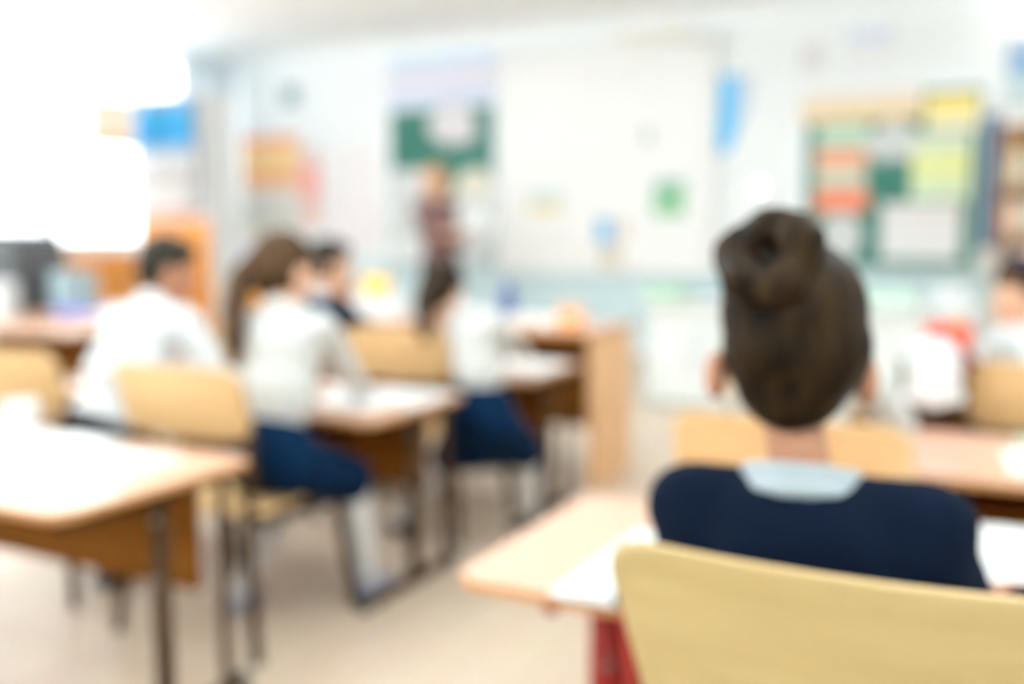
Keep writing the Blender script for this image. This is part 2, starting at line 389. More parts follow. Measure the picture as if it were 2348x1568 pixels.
# solid-sided table standing in front of the left column
t = empty('display_table', (-2.70, 3.52, 0), label='taller beech table with solid side panels heaped with things at middle of picture', cat='table')
link('tabletop', desk_top(bmesh.new(), 0, 1.26, 0, .46, .598, .620, .01), [M['desk_top'], M['desk_edge']], t)
link('side_panel', B(1.222, 1.244, .02, .44, 0, .598), M['panel_light'], t, bevel=.002)
link('side_panel', B(.016, .038, .02, .44, 0, .598), M['panel_light'], t, bevel=.002)
link('front_panel', B(.038, 1.222, .34, .356, .18, .598), M['panel'], t)

# ------------------------------------------------------------------ chairs (origin: under the middle of the seat back edge; faces +Y)
def curved_back(w, h, r, z0, depth=.028, th=.010, lean=.045, taper=0):
    bm = bmesh.new(); nx, nz = 18, 8
    def half(z):   # half width at height z (rounded corners)
        e = min(z, h - z)
        return w / 2 - (r - math.sqrt(max(0, r * r - (r - e) ** 2)) if e < r else 0)
    rows = {0: [], 1: []}
    zs = sorted(set([0, .15 * r, .4 * r, .7 * r, r] + [r + (h - 2 * r) * k / nz for k in range(nz + 1)] + [h - .7 * r, h - .4 * r, h - .15 * r, h]))
    for side in (0, 1):
        for z in zs:
            hw = half(z) * (1 - taper * (1 - z / h)); row = []
            for k in range(nx + 1):
                x = -hw + 2 * hw * k / nx
                y = depth * (x / (w / 2)) ** 2 - depth - lean * (z / h) + side * th
                row.append(bm.verts.new((x, y, z0 + z)))
            rows[side].append(row)
    n = len(zs)
    for j in range(n - 1):
        for k in range(nx):
            bm.faces.new((rows[0][j][k], rows[0][j][k + 1], rows[0][j + 1][k + 1], rows[0][j + 1][k]))
            bm.faces.new((rows[1][j][k], rows[1][j + 1][k], rows[1][j + 1][k + 1], rows[1][j][k + 1]))
    for j in range(n - 1):
        for k in (0, nx):
            bm.faces.new((rows[0][j][k], rows[0][j + 1][k], rows[1][j + 1][k], rows[1][j][k])).material_index = 1
    for j in (0, n - 1):
        for k in range(nx):
            bm.faces.new((rows[0][j][k], rows[1][j][k], rows[1][j][k + 1], rows[0][j][k + 1])).material_index = 1
    bmesh.ops.recalc_face_normals(bm, faces=bm.faces)
    return bm
def make_chair(fm, pm, W=.40, top=.69, hgt=.175, taper=0):
    t = empty('school_chair', (0, 0, 0))
    # seat
    pts = [(x - W / 2 + .01, y) for x, y in rrect(W - .02, .36, .06)]
    sb = bmesh.new()
    extrude_poly(sb, pts, .333, .345, f=lambda x, y, z: (x, y, z - .012 * math.cos(PI * (y - .1) / .5) + .006), mi_side=1)
    link('seat', sb, [pm, M['ply_edge']], t, bevel=.002)
    link('backrest', curved_back(W, hgt, .045, top - hgt, taper=taper), [pm, M['ply_edge']], t, smooth=True)
    for s in (-1, 1):
        x = s * (W / 2 - .022)
        b = bmesh.new(); tube(b, [(x + s * .045, -.03, .01), (x + s * .012, -.012, .30), (x + s * .004, .008, .42), (x, .012, .53), (x, -.018, top - .035)], .0145); link('back_post', b, fm, t, smooth=True)
        b = bmesh.new(); tube(b, [(x + s * .03, .38, .01), (x + s * .01, .33, .30), (x, .29, .322), (x, .02, .322)], .0145); link('leg', b, fm, t, smooth=True)
        for (cx, cy) in ((x + s * .045, -.03), (x + s * .03, .38)):
            b = bmesh.new(); lathe(b, [(.015, 0), (.015, .02), (.012, .03)], (cx, cy, 0)); link('foot_cap', b, M['cap'], t)
    b = bmesh.new(); tube(b, [(-W / 2 + .03, .27, .318), (W / 2 - .03, .27, .318)], .009); link('crossbar', b, fm, t, smooth=True)
    return t
C0 = make_chair(M['frame'], M['ply'])
chairs = [(-1.77, 1.76, 0.0, 'plywood school chair under the ponytailed girl'),
          (-2.44, 1.80, 0.05, 'plywood school chair at left edge of picture, beside the ponytailed girl\'s chair'),
          (-1.80, 2.75, 0.0, 'plywood school chair with pale backrest standing before the standing woman'),
          (-2.40, 2.78, 0.0, 'plywood school chair under the boy in navy jacket, mostly hidden by the ponytailed girl'),
          (-0.52, 2.70, 0.0, 'plywood school chair right of the bun-haired head, its backrest partly hidden by it'),
          (0.085, 2.72, 0.0, 'plywood school chair with broad backrest at the right picture edge')]
for i, (x, y, a, lab) in enumerate(chairs):
    o = C0 if i == 0 else copy_tree(C0)
    o.location = (x, y, 0); o.rotation_euler = (0, 0, a); tag(o, lab, 'chair', 'plywood school chairs')
C1 = make_chair(M['red'], M['ply_near'], W=.44, top=.700, hgt=.26, taper=.30)
C1.location = (-0.145, .955, 0); tag(C1, 'nearest plywood school chair with red steel frame at bottom right', 'chair', 'plywood school chairs')
C2 = make_chair(M['red'], M['ply'])
C2.location = (-.345, 1.735, 0); tag(C2, 'plywood school chair with red posts directly behind the bun-haired pupil\'s neck', 'chair', 'plywood school chairs')

# ------------------------------------------------------------------ people
def basis(fwd):
    f = V(fwd).normalized(); r = f.cross(V((0, 0, 1))).normalized(); u = r.cross(f).normalized()
    return Matrix((r, f, u)).transposed()      # columns: right, forward, up
def ik(a, c, l1, l2, pole):
    a, c = V(a), V(c); d = c - a; L = d.length
    if L > (l1 + l2) * .999:
        c = a + d.normalized() * (l1 + l2) * .999; d = c - a; L = d.length
    x = (l1 * l1 - l2 * l2 + L * L) / (2 * L); h = math.sqrt(max(0, l1 * l1 - x * x))
    n = d.normalized(); p = V(pole); p = (p - n * p.dot(n)).normalized()
    return a + n * x + p * h, c
def head_shapes(H, HB, k=1.0, ear=1.0, earz=-.012):
    g = lambda x, y, z: V(H) + HB @ V((x * k, y * k, z * k))
    return [('e', g(0, -.006, .018), (.067 * k, .080 * k, .076 * k), HB), ('e', g(0, .018, -.028), (.052 * k, .056 * k, .066 * k), HB),
            ('e', g(0, .050, -.070), (.022 * k, .020 * k, .018 * k), HB),
            ('c', g(0, .068, .006), .007 * k, g(0, .086, -.022), .011 * k), ('e', g(0, .064, -.052), (.021 * k, .010 * k, .008 * k), HB),
            ('e', g(-.028, .058, .0), (.013 * k, .012 * k, .010 * k), HB), ('e', g(.028, .058, .0), (.013 * k, .012 * k, .010 * k), HB),
            ('e', g(-.069 * ear, -.004, earz), (.010 * k * ear ** 2, .017 * k, .028 * k), HB), ('e', g(.069 * ear, -.004, earz), (.010 * k * ear ** 2, .017 * k, .028 * k), HB)]
def hand_shapes(W_, d, palm, side, k=1.0, curl=.35):
    """W_ wrist, d pointing direction, palm = palm normal, side: +1 right hand"""
    d = V(d).normalized(); n = V(palm); n = (n - d * n.dot(d)).normalized(); lat = d.cross(n).normalized() * side   # towards the thumb
    R = Matrix((lat, d, n)).transposed(); W_ = V(W_)
    out = [('e', W_ + d * .032 * k, (.027 * k, .038 * k, .011 * k), R), ('c', W_ - d * .01 * k, .016 * k, W_ + d * .015 * k, .017 * k)]
    for i, L in enumerate((.046, .052, .048, .038)):
        o = (.0235 - i * .0155) * k
        b = W_ + d * (.060 - abs(i - 1.2) * .004) * k + lat * o; m = b + (d * math.cos(curl) + n * math.sin(curl)).normalized() * L * .5 * k
        e = m + (d * math.cos(curl * 2.2) + n * math.sin(curl * 2.2)) * L * .5 * k
        out += [('c', b, .0068 * k, m, .0062 * k), ('c', m, .0062 * k, e, .0052 * k)]
    tb = W_ + d * .016 * k + lat * .020 * k; tm = tb + (d * .7 + lat * .7 + n * .15).normalized() * .030 * k; te = tm + (d * .95 + lat * .2 + n * .3).normalized() * .024 * k
    return out + [('c', tb, .0088 * k, tm, .0075 * k), ('c', tm, .0075 * k, te, .006 * k)]
def person(label, pelvis, neck, head, face, look, hands, feet, top, skirt=None, trousers=None, hair='short', hairm='hair_b', skin='skin',
           k=1.0, sleeve_long=True, collar=None, shoe='shoe', socks=None, sw=.118, vest=None, ponytail=None, elbow=(None, None), rootname='person', cat='person', legl=(.27, .26), arml=(.19, .165), chestw=1.0, ear=1.0, earz=-.012, jacket=False, hipz=.09):
    """joints in room coordinates; face = direction the chest faces; look = gaze"""
    base = V((pelvis[0], pelvis[1], 0))
    rt = empty(rootname, base, label=label, cat=cat)
    L = lambda p: V(p) - base
    P, N, H = L(pelvis), L(neck), L(head)
    f = V(face).normalized(); right = f.cross(V((0, 0, 1))).normalized()
    HB = basis(look); spine = (N - P).normalized(); front = right.cross(spine) * -1
    front = (f - spine * f.dot(spine)).normalized()
    TB = Matrix((right, front, spine)).transposed()
    T = lambda x, y, z: TB @ V((x * k, y * k, z * k))
    body = []; cl = []; n_len = (N - P).length
    sh = {}; 
    mid = P + spine * n_len * .5; ch = P + spine * (n_len - .085 * k)
    body += [('e', P, (.090 * k, .072 * k, .075 * k), TB), ('e', mid, (.078 * k, .058 * k, .10 * k), TB), ('e', ch, (.092 * k, .064 * k, .085 * k), TB)]
    body += [('c', N - spine * .02 * k, .034 * k, H + HB @ V((0, -.012 * k, -.045 * k)), .031 * k)]
    body += head_shapes(H, HB, k, ear, earz)
    cw = chestw
    shirt = [('e', P + spine * .02 * k, (.102 * k, .086 * k, .075 * k), TB), ('e', mid, (.100 * k * cw, .080 * k, .135 * k), TB), ('e', ch, (.108 * k * cw, .082 * k, .098 * k), TB)]
    vests = [('e', mid, (.108 * k * cw, .088 * k, .14 * k), TB), ('e', ch, (.116 * k * cw, .090 * k, .105 * k), TB), ('e', P + spine * .02 * k, (.108 * k, .09 * k, .08 * k), TB)]
    for s, nm in ((-1, 0), (1, 1)):
        S_ = N + right * s * sw * k - spine * .040 * k
        pole = elbow[nm] or (right * s * .7 - f * .6 + V((0, 0, -.5)))
        Wd = L(hands[nm][0]); E, W_ = ik(S_, Wd, arml[0] * k, arml[1] * k, pole)
        body += [('c', S_, .033 * k, E, .025 * k), ('c', E, .025 * k, W_, .0165 * k)]
        body += [('c', N - spine * .035 * k, .034 * k, S_, .033 * k)]
        d = V(hands[nm][1]) if hands[nm][1] else (W_ - E)
        body += hand_shapes(W_, d, hands[nm][2] if len(hands[nm]) > 2 else (0, 0, -1), s, k)
        shirt += [('c', N - spine * .045 * k, .046 * k, S_, .044 * k), ('c', S_, .045 * k, E, .038 * k)]
        vests += [('c', N - spine * .045 * k, .054 * k, S_ + right * s * .01 * k, .050 * k), ('e', S_ - spine * .03 * k, (.052 * k, .06 * k, .06 * k), TB)]
        if jacket: vests += [('c', S_ - spine * .01, .050 * k, E, .044 * k), ('c', E, .044 * k, E + (W_ - E) * .85, .036 * k)]
        e2 = E + (W_ - E) * (.93 if sleeve_long else .35)
        shirt += [('c', E, .038 * k, e2, .029 * k)]
    hips = []; skin_legs = []; low = []; sock = []
    for s, nm in ((-1, 0), (1, 1)):
        hp = P + right * s * .052 * k - spine * .02 * k
        ank = L(feet[nm]) + V((0, 0, .055 * k)); kn, ank = ik(hp, ank, legl[0] * k, legl[1] * k, f + V((0, 0, .6)))
        body += [('c', hp, .056 * k, kn, .040 * k), ('c', kn, .039 * k, kn.lerp(ank, .35), .037 * k), ('c', kn.lerp(ank, .35), .037 * k, ank, .022 * k)]
        low += [('c', hp, .066 * k, kn, .052 * k)] + ([('c', kn, .052 * k, ank + V((0, 0, .02)), .042 * k)] if trousers else [])
        sock += [('c', kn, .043 * k, kn.lerp(ank, .4), .040 * k), ('c', kn.lerp(ank, .4), .040 * k, ank, .027 * k)]
        fd = (f + right * s * .15).normalized()
        body += [('c', ank - V((0, 0, .02 * k)), .020 * k, ank + fd * .07 * k - V((0, 0, .034 * k)), .016 * k)]
        a0 = ank - V((0, 0, .026 * k)); SB = basis(fd)
        blob('shoe', [('e', a0 - fd * .006 + V((0, 0, -.002)), (.031 * k, .040 * k, .026 * k), SB), ('e', a0 + fd * .052 * k - V((0, 0, .009 * k)), (.034 * k, .058 * k, .021 * k), SB), ('c', a0 + V((0, 0, .0)), .028 * k, a0 + V((0, 0, .012)), .027 * k)],
             M[shoe], rt, .005, 3)
        hips += [hp, kn]
    gm = lambda q, x, y, z: (q - (H + HB @ V((x * k, y * k, z * k)))).length
    def pick(c):
        if min(gm(c, -.028, .070, .0), gm(c, .028, .070, .0)) < .0085 * k: return 1
        q = HB.inverted() @ (c - H)
        if abs(q.x) < .020 * k and abs(q.z + .052 * k) < .006 * k and q.y > .05 * k: return 2
        return 0
    blob('body', body, [M[skin], M['iris'], M['lips']], rt, .005 * max(1, k * .9), 4, pick)
    blob('shirt' if vest is None else 'blouse', shirt, M[top], rt, .008, 6)
    if vest:
        blob('jacket' if jacket else 'vest', vests, M[vest], rt, .008, 8)
    if collar:
        cs = []
        for q in range(14):
            a = 2 * PI * q / 14; a2 = 2 * PI * (q + 1) / 14
            c0 = N + TB @ V((.056 * k * math.cos(a), .054 * k * math.sin(a), (.006 - .010 * math.sin(a)) * k)); c1 = N + TB @ V((.056 * k * math.cos(a2), .054 * k * math.sin(a2), (.006 - .010 * math.sin(a2)) * k))
            cs += [('c', c0, .0085, c1, .0085), ('c', c0 - spine * .02 * k, .013, c1 - spine * .02 * k, .013)]
        blob('collar', cs, M[collar], rt, .005, 2)
    if trousers:
        blob('trousers', low + [('e', P, (.104 * k, .088 * k, .078 * k), TB)], M[trousers], rt, .008, 6)
    if skirt:
        (h1, k1, h2, k2) = hips
        c = (k1 + k2) / 2; sk = [('e', P + V((0, 0, .012)), (.110 * k, .094 * k, hipz * k), TB), ('c', P, .085 * k, (h1 + h2) / 2 + (c - P) * .5, .085 * k)]
        for hp, kn in ((h1, k1), (h2, k2)): sk += [('c', hp, .074 * k, hp.lerp(kn, .92), .066 * k)]
        sk += [('c', h1.lerp(k1, .5), .06 * k, h2.lerp(k2, .5), .06 * k), ('c', h1.lerp(k1, .9), .056 * k, h2.lerp(k2, .9), .056 * k)]
        blob('skirt', sk, M[skirt], rt, .008, 8)
    if socks: blob('tights', sock + [('c', hips[0], .045 * k, hips[2], .045 * k), ('c', hips[0], .045 * k, hips[1], .045 * k), ('c', hips[2], .045 * k, hips[3], .045 * k)], M[socks], rt, .007, 4)
    g = lambda x, y, z: H + HB @ V((x * k, y * k, z * k))
    hs = [('e', g(0, -.016, .030), (.074 * k, .080 * k, .076 * k), HB)]
    if hair == 'short':
        hs += [('e', g(0, -.040, -.005), (.064 * k, .050 * k, .062 * k), HB), ('e', g(0, .028, .072), (.050 * k, .040 * k, .026 * k), HB)]
    else:
        hs += [('e', g(0, -.034, -.004), (.072 * k, .062 * k, .074 * k), HB), ('e', g(0, .020, .060), (.058 * k, .040 * k, .030 * k), HB)]
    if hair == 'bob': hs += [('c', g(s * .062, -.012, .0), .022 * k, g(s * .060, -.015, -.075), .017 * k) for s in (-1, 1)] + [('e', g(0, -.045, -.05), (.06 * k, .035 * k, .05 * k), HB)]
    if ponytail:
        pts = [L(p) for p, r in ponytail]; rs = [r for p, r in ponytail]
        for i in range(len(pts) - 1): hs.append(('c', pts[i], rs[i], pts[i + 1], rs[i + 1]))
    if hair != 'bun': blob('hair', hs, M[hairm], rt, .006, 5)
    return rt, H + base, HB

down = (0, 0, -1)
# the near pupil, seen from behind
NP, NH = (-.165, 1.085, .415), (-.229, 1.135, .873)
rt, H, HB = person('pupil seen from behind with brown hair bun, white collar and navy jacket', NP, (-.209, 1.115, .728), NH, (-.10, 1, 0), (-.20, 1, -.08),
    [((-.34, 1.32, .55), (.5, .9, 0)), ((.03, 1.34, .55), (-.4, .9, 0))], [(-.24, 1.42, 0), (-.08, 1.44, 0)], 'shirt', skirt='navy', hair='bun', skin='skin', collar='collar', vest='navy', jacket=True, socks='sock', sw=.112, chestw=1.12, k=1.04, ear=1.13, earz=-.034,
    elbow=(V((-.15, -.3, -1)), V((.15, -.3, -1))))
base = V((NP[0], NP[1], 0)); g = lambda x, y, z: H - base + HB @ V((x, y, z))
hs = [('e', g(.002, -.012, .036), (.081, .084, .084), HB), ('e', g(.006, -.030, .0), (.081, .062, .076), HB), ('e', g(.002, -.036, -.035), (.062, .044, .058), HB), ('e', g(-.012, -.030, .075), (.064, .060, .052), HB),
      ('c', g(0, -.038, -.06), .026, g(.002, -.036, -.080), .016), ('e', g(0, .02, .062), (.062, .048, .036), HB), ('c', g(-.030, -.045, .06), .046, g(-.020, -.045, .0), .052)]
hr = blob('hair', hs, M['hair_b'], rt, .005, 5)
bc = g(-.026, -.078, .094); ax = (HB @ V((-.28, -.80, .42))).normalized(); q = V((0, 0, 1)).rotation_difference(ax); ring = []
for i in range(20):
    a, b = 2 * PI * i / 20, 2 * PI * (i + 1) / 20
    wob = lambda t: .036 + .003 * math.sin(3 * t)
    ring.append(('c', bc + q @ V((wob(a) * math.cos(a), wob(a) * math.sin(a), .006 * math.sin(2 * a))), .023 + .003 * math.sin(5 * a), bc + q @ V((wob(b) * math.cos(b), wob(b) * math.sin(b), .006 * math.sin(2 * b))), .023 + .003 * math.sin(5 * b)))
ring.append(('c', bc - ax * .035, .030, bc - ax * .022, .018))
blob('bun', ring, M['hair_b'], hr, .005, 2)

# girl with ponytail
person('girl in white blouse with long chestnut ponytail and navy skirt', (-1.655, 1.93, .445), (-1.685, 2.03, .795), (-1.735, 2.09, .895), (-.10, 1, 0), (.25, 1, -.25),
    [((-1.86, 2.30, .545), (.5, .8, 0)), ((-1.66, 2.32, .545), (-.5, .9, 0))], [(-1.80, 1.96, 0), (-1.58, 2.22, 0)], 'blouse', skirt='navy_b', hair='long', hairm='hair_m', skin='skin_f', socks='sock', shoe='shoe_g', collar='blouse', sw=.10, k=1.04,
    ponytail=[((-1.755, 2.02, .935), .034), ((-1.772, 1.965, .88), .036), ((-1.768, 1.93, .80), .034), ((-1.755, 1.91, .74), .030), ((-1.745, 1.90, .675), .016)])
# boy in white shirt
person('boy in white shirt bending over his desk, face turned away from window', (-2.36, 1.99, .425), (-2.385, 2.26, .765), (-2.415, 2.345, .875), (-.05, 1, 0), (.75, 1, -.35),
    [((-2.42, 2.42, .545), (.9, .3, 0)), ((-2.20, 2.40, .545), (-.5, .9, 0))], [(-2.26, 1.93, 0), (-2.50, 2.35, 0)], 'shirt', trousers='navy', hair='short', hairm='hair_d', collar='shirt', sw=.125, chestw=1.25, k=1.10, elbow=(V((-1, -.2, .1)), V((.6, -.3, -.6))))
# boy in navy jacket
person('boy with dark cap of hair in navy jacket, two desks ahead of the white-shirted boy', (-2.36, 2.93, .425), (-2.345, 3.03, .76), (-2.345, 3.09, .870), (.35, 1, 0), (.75, 1, -.2),
    [((-2.36, 3.26, .545), (.5, .8, 0)), ((-2.13, 3.26, .545), (-.5, .8, 0))], [(-2.42, 3.25, 0), (-2.28, 3.27, 0)], 'navy_b', trousers='navy', hair='short', hairm='hair_d', skin='skin_f', collar='shirt', sw=.118, chestw=1.1)
# second girl
person('girl in white blouse and navy skirt stooping at the aisle beside the white sheet desk', (-1.465, 2.68, .44), (-1.525, 2.72, .755), (-1.64, 2.73, .806), (.25, 1, 0), (.0, 1, -.6),
    [((-1.66, 3.02, .545), (.5, .8, 0)), ((-1.50, 3.05, .57), (-.3, .9, 0))], [(-1.80, 2.72, 0), (-1.45, 2.98, 0)], 'blouse', skirt='navy_b', hair='long', hairm='hair_b', skin='skin_f', socks='sock', collar='blouse', sw=.085, k=.96, chestw=.85, hipz=.11,
    ponytail=[((-1.66, 2.69, .835), .034), ((-1.645, 2.63, .79), .034), ((-1.62, 2.595, .74), .030), ((-1.61, 2.58, .68), .018)])
# teacher
person('standing woman in mauve-brown top and dark trousers before the green board', (-4.16, 6.90, .76), (-4.17, 6.90, 1.235), (-4.20, 6.885, 1.385), (.35, -1, 0), (-.05, -1, -.05),
    [((-3.86, 6.76, .965), (.8, -.2, .1)), ((-3.93, 6.66, .985), (.8, .1, .1))], [(-4.20, 6.93, 0), (-4.09, 6.85, 0)], 'mauve', trousers='brown', hair='bob', hairm='hair_l', skin='skin_f', k=1.42, sleeve_long=False, legl=(.30, .275), arml=(.19, .18), sw=.112, chestw=1.22,
    elbow=(V((0, 0, -1)), V((0, 0, -1))))
b = bmesh.new(); box(b, -.14, .14, -.012, .012, -.01, .20)
o = link('paper_folder', b, M['greypaper'], None, loc=(-3.66, 6.60, 1.0), rz=.3); tag(o, 'white open folder held by the standing woman', 'folder')
# hidden pupil of the middle row, and the one at the right edge
person('pupil in white shirt half hidden behind the bun-haired pupil, elbow showing', (-.40, 2.00, .425), (-.395, 2.10, .755), (-.41, 2.14, .865), (.10, 1, 0), (-.1, 1, -.3),
    [((-.44, 2.34, .545), (-.3, .8, 0)), ((-.27, 2.36, .545), (-.5, .8, 0))], [(-.46, 2.30, 0), (-.33, 2.32, 0)], 'blouse', trousers='navy', hair='short', hairm='hair_b', collar='shirt', sw=.11, elbow=(None, V((1, -.7, -.2))))
person('pupil in white shirt with dark blue headband at the right picture edge', (.14, 2.93, .425), (.07, 3.03, .745), (.00, 3.05, .815), (-.15, 1, 0), (-.8, -.7, -.3),
    [((-.03, 3.24, .545), (-.4, .8, 0)), ((.20, 3.26, .545), (-.3, .8, 0))], [(.08, 3.25, 0), (.22, 3.27, 0)], 'shirt', trousers='navy', hair='short', hairm='hair_m', skin='skin_f', collar='shirt', sw=.12, chestw=1.1)
hb = [o for o in bpy.data.objects if o.get('label', '').startswith('pupil in white shirt with dark blue')][0]
Hc = V((.00 - .14, 3.05 - 2.93, .815)); HB2 = basis((-.8, -.7, -.3)); cs = []
for i in range(16):
    a, b_ = PI * i / 16, PI * (i + 1) / 16
    P_ = lambda t: Hc + HB2 @ V((.076 * math.cos(t), -.005, .03 + .086 * math.sin(t) * .92))
    cs.append(('c', P_(a), .019, P_(b_), .019))
blob('headband', cs, M['navy_b'], hb, .005, 2)

# ------------------------------------------------------------------ things on the desks
def sheet(name, x, y, w_, h_, z, rz, m, label, cat, th=.003, group=None):
    o = link(name, B(-w_ / 2, w_ / 2, -h_ / 2, h_ / 2, 0, th), m, None, loc=(x, y, z), rz=rz, bevel=.0008); return tag(o, label, cat, group)
def notebook(x, y, w_, h_, z, rz, label, page=None):
    t = empty('open_notebook', (x, y, z), rz, label=label, cat='notebook', group='open notebooks and sheets')
    link('cover', B(-w_ / 2 - .004, w_ / 2 + .004, -h_ / 2 - .003, h_ / 2 + .003, 0, .002), M['pblue'], t)
    for s in (-1, 1):
        bm = bmesh.new(); n = 10
        rows = []
        for k in range(n + 1):
            u = k / n; xx = s * w_ / 2 * u; zz = .003 + .009 * math.sin(PI * min(1, u * 1.15 + .05)) * (1 - u * .6)
            rows.append([bm.verts.new((xx, -h_ / 2, zz)), bm.verts.new((xx, h_ / 2, zz)), bm.verts.new((xx, h_ / 2, .002)), bm.verts.new((xx, -h_ / 2, .002))])
        for a, b in zip(rows, rows[1:]):
            for q in range(4): bm.faces.new((a[q], a[(q + 1) % 4], b[(q + 1) % 4], b[q]))
        bm.faces.new(rows[0]); bm.faces.new(list(reversed(rows[-1]))); bmesh.ops.recalc_face_normals(bm, faces=bm.faces)
        link('page_block', bm, page or M['paper'], t, smooth=False)
    return t
ZD = .5205
sheet('paper_sheet', -1.78, 1.36, .44, .36, ZD, .06, M['paper'], 'large white sheet covering most of the lower left desk near its aisle end', 'paper')  # white also stands in for window reflection on the desktop
sheet('paper_sheet', -2.22, 1.39, .38, .40, ZD, -.05, M['paper'], 'large white sheet at the window side of the lower left desk', 'paper')  # second sheet, likewise whitening the desktop as the window's reflection would
notebook(-1.99, 1.45, .40, .27, ZD + .0035, .15, 'open white notebook lying across the two sheets on the lower left desk')
b = bmesh.new(); lathe(b, [(.030, 0), (.036, .004), (.040, .05), (.041, .075), (.037, .075), (.036, .05), (.030, .008)], seg=24)
c_ = link('cup', b, M['white'], None, smooth=True, loc=(-2.13, 1.585, ZD + .0)); tag(c_, 'small white round cup at the far edge of the lower left desk', 'cup')
notebook(-1.76, 2.36, .44, .29, ZD, -.08, 'open white notebook under the ponytailed girl\'s hands')
sheet('paper_sheet', -1.58, 2.42, .20, .29, ZD, .1, M['paper'], 'loose white sheet beside the ponytailed girl\'s notebook', 'paper')
notebook(-2.33, 2.44, .38, .24, ZD, 0, 'open white notebook under the bending white-shirted boy')
notebook(-1.60, 3.16, .30, .30, ZD, .05, 'open white notebook at the aisle end of the third desk')
notebook(-2.25, 3.25, .36, .24, ZD, .1, 'open white notebook in front of the boy in navy jacket')
notebook(-.435, 1.33, .20, .32, ZD, -.02, 'open white notebook left of the bun-haired pupil on the nearest desk')
notebook(.06, 1.56, .36, .40, ZD, .05, 'large open white notebook right of the bun-haired pupil on the nearest desk')
sheet('paper_sheet', .14, 2.33, .32, .24, ZD, .1, M['paper'], 'white sheet on the glossy desk at the right picture edge', 'paper')
sheet('green_sheet', .12, 2.56, .24, .08, ZD, .0, M['pgreen'], 'pale green strip of card at back of the glossy right desk', 'card')
tag(link('eraser', B(-.02, .02, -.012, .012, 0, .014), M['cap'], None, loc=(-.435, 1.185, ZD), rz=.4, bevel=.003), 'small black eraser at the near edge of the nearest desk', 'eraser')
# mesh bag on the chairs at right, cup and small things on the desk behind
t = empty('school_bag', (-.185, 2.635, .545), .1, label='white and pale blue bag with dark base hanging between the right-hand chairs', cat='bag')
blob('bag_body', [('e', (0, 0, .11), (.062, .042, .085)), ('e', (0, 0, .07), (.060, .040, .065)), ('c', (-.045, 0, .05), .03, (.045, 0, .05), .03)], M['paper'], t, .006, 5)
blob('base_panel', [('c', (-.050, 0, .030), .030, (.050, 0, .030), .030), ('c', (-.066, 0, .03), .012, (-.074, 0, .14), .008), ('c', (.066, 0, .03), .012, (.074, 0, .14), .008)], M['frame'], t, .005, 3)
blob('top_flap', [('e', (0, 0, .165), (.052, .043, .032)), ('c', (-.04, -.01, .15), .02, (.04, -.01, .15), .02)], M['pblue'], t, .006, 4)
b = bmesh.new(); tube(b, [(-.03, 0, .185), (-.02, 0, .205), (.02, 0, .205), (.03, 0, .185)], .004); link('handle', b, M['frame'], t, smooth=True)
b = bmesh.new(); tube(b, [(.04, 0, .16), (.07, .004, .165), (.088, .012, .14), (.105, .05, .13)], .007); link('strap', b, M['frame'], t, smooth=True)
t = empty('pencil_cup', (-.185, 3.10, ZD), label='bright red round pencil cup above the white bag at right', cat='cup')
b = bmesh.new(); lathe(b, [(.045, 0), (.05, .02), (.062, .20), (.062, .215), (.056, .215), (.045, .02)]); link('cup_body', b, M['red_p'], t, smooth=True)
for q, (dx, dy, mm) in enumerate(((.01, .02, 'yellow'), (-.02, .0, 'blue'), (.025, -.01, 'green'))):
    b = bmesh.new(); tube(b, [(dx * .5, dy * .5, .02), (dx * 1.5, dy * 1.5, .235)], .0045, seg=6); link('pencil', b, M[mm], t)
tag(link('book', B(-.10, .10, -.07, .07, 0, .03), M['green'], None, loc=(-.42, 3.25, ZD), rz=.2, bevel=.002), 'green book lying on the desk left of the red cup', 'book')
tag(link('box', B(-.06, .06, -.05, .05, 0, .09), M['teal'], None, loc=(-.04, 3.40, ZD), rz=.1, bevel=.002), 'pale teal card box beside the pupil at the right edge', 'box')
tag(link('paper_stack', B(-.10, .10, -.07, .07, 0, .045), M['greypaper'], None, loc=(-.40, 3.08, ZD), rz=.0, bevel=.002), 'low pale stack of paper before the green book', 'paper stack')

# things on the display table
def bottle(x, y, z, h_, r, m, capm, label):
    t = empty('bottle', (x, y, z), label=label, cat='bottle')
    b = bmesh.new(); lathe(b, [(r * .9, 0), (r, .01), (r, h_ * .62), (r * .45, h_ * .80), (r * .45, h_ * .86)], seg=24); link('bottle_body', b, m, t, smooth=True)
    b = bmesh.new(); lathe(b, [(r * .5, h_ * .86), (r * .5, h_)], seg=20); link('cap', b, capm, t)
ZT = .6205
bottle(-1.985, 3.86, ZT, .165, .036, M['navy_p'], M['navy_p'], 'navy blue bottle standing on the taller beech table')
t = empty('toy_basket', (-1.63, 3.72, ZT), label='small orange basket at the aisle end of the taller beech table', cat='basket')
b = bmesh.new(); lathe(b, [(.04, 0), (.046, .01), (.058, .055), (.052, .055), (.040, .012)]); link('basket_body', b, M['orange_p'], t, smooth=True)
b = bmesh.new(); tube(b, [(-.055, 0, .05), (-.045, 0, .085), (0, 0, .10), (.045, 0, .085), (.055, 0, .05)], .004, seg=8); link('handle', b, M['orange_p'], t, smooth=True)
tag(link('book', B(-.13, .13, -.09, .09, 0, .03), M['paper'], None, loc=(-1.80, 3.74, ZT), rz=.1, bevel=.002), 'white book lying between blue bottle and orange basket', 'book')
tag(link('paper_stack', B(-.14, .14, -.10, .10, 0, .09), M['greypaper'], None, loc=(-2.52, 3.74, ZT), rz=-.1, bevel=.002), 'high pale stack of paper on window end of the taller table', 'paper stack')
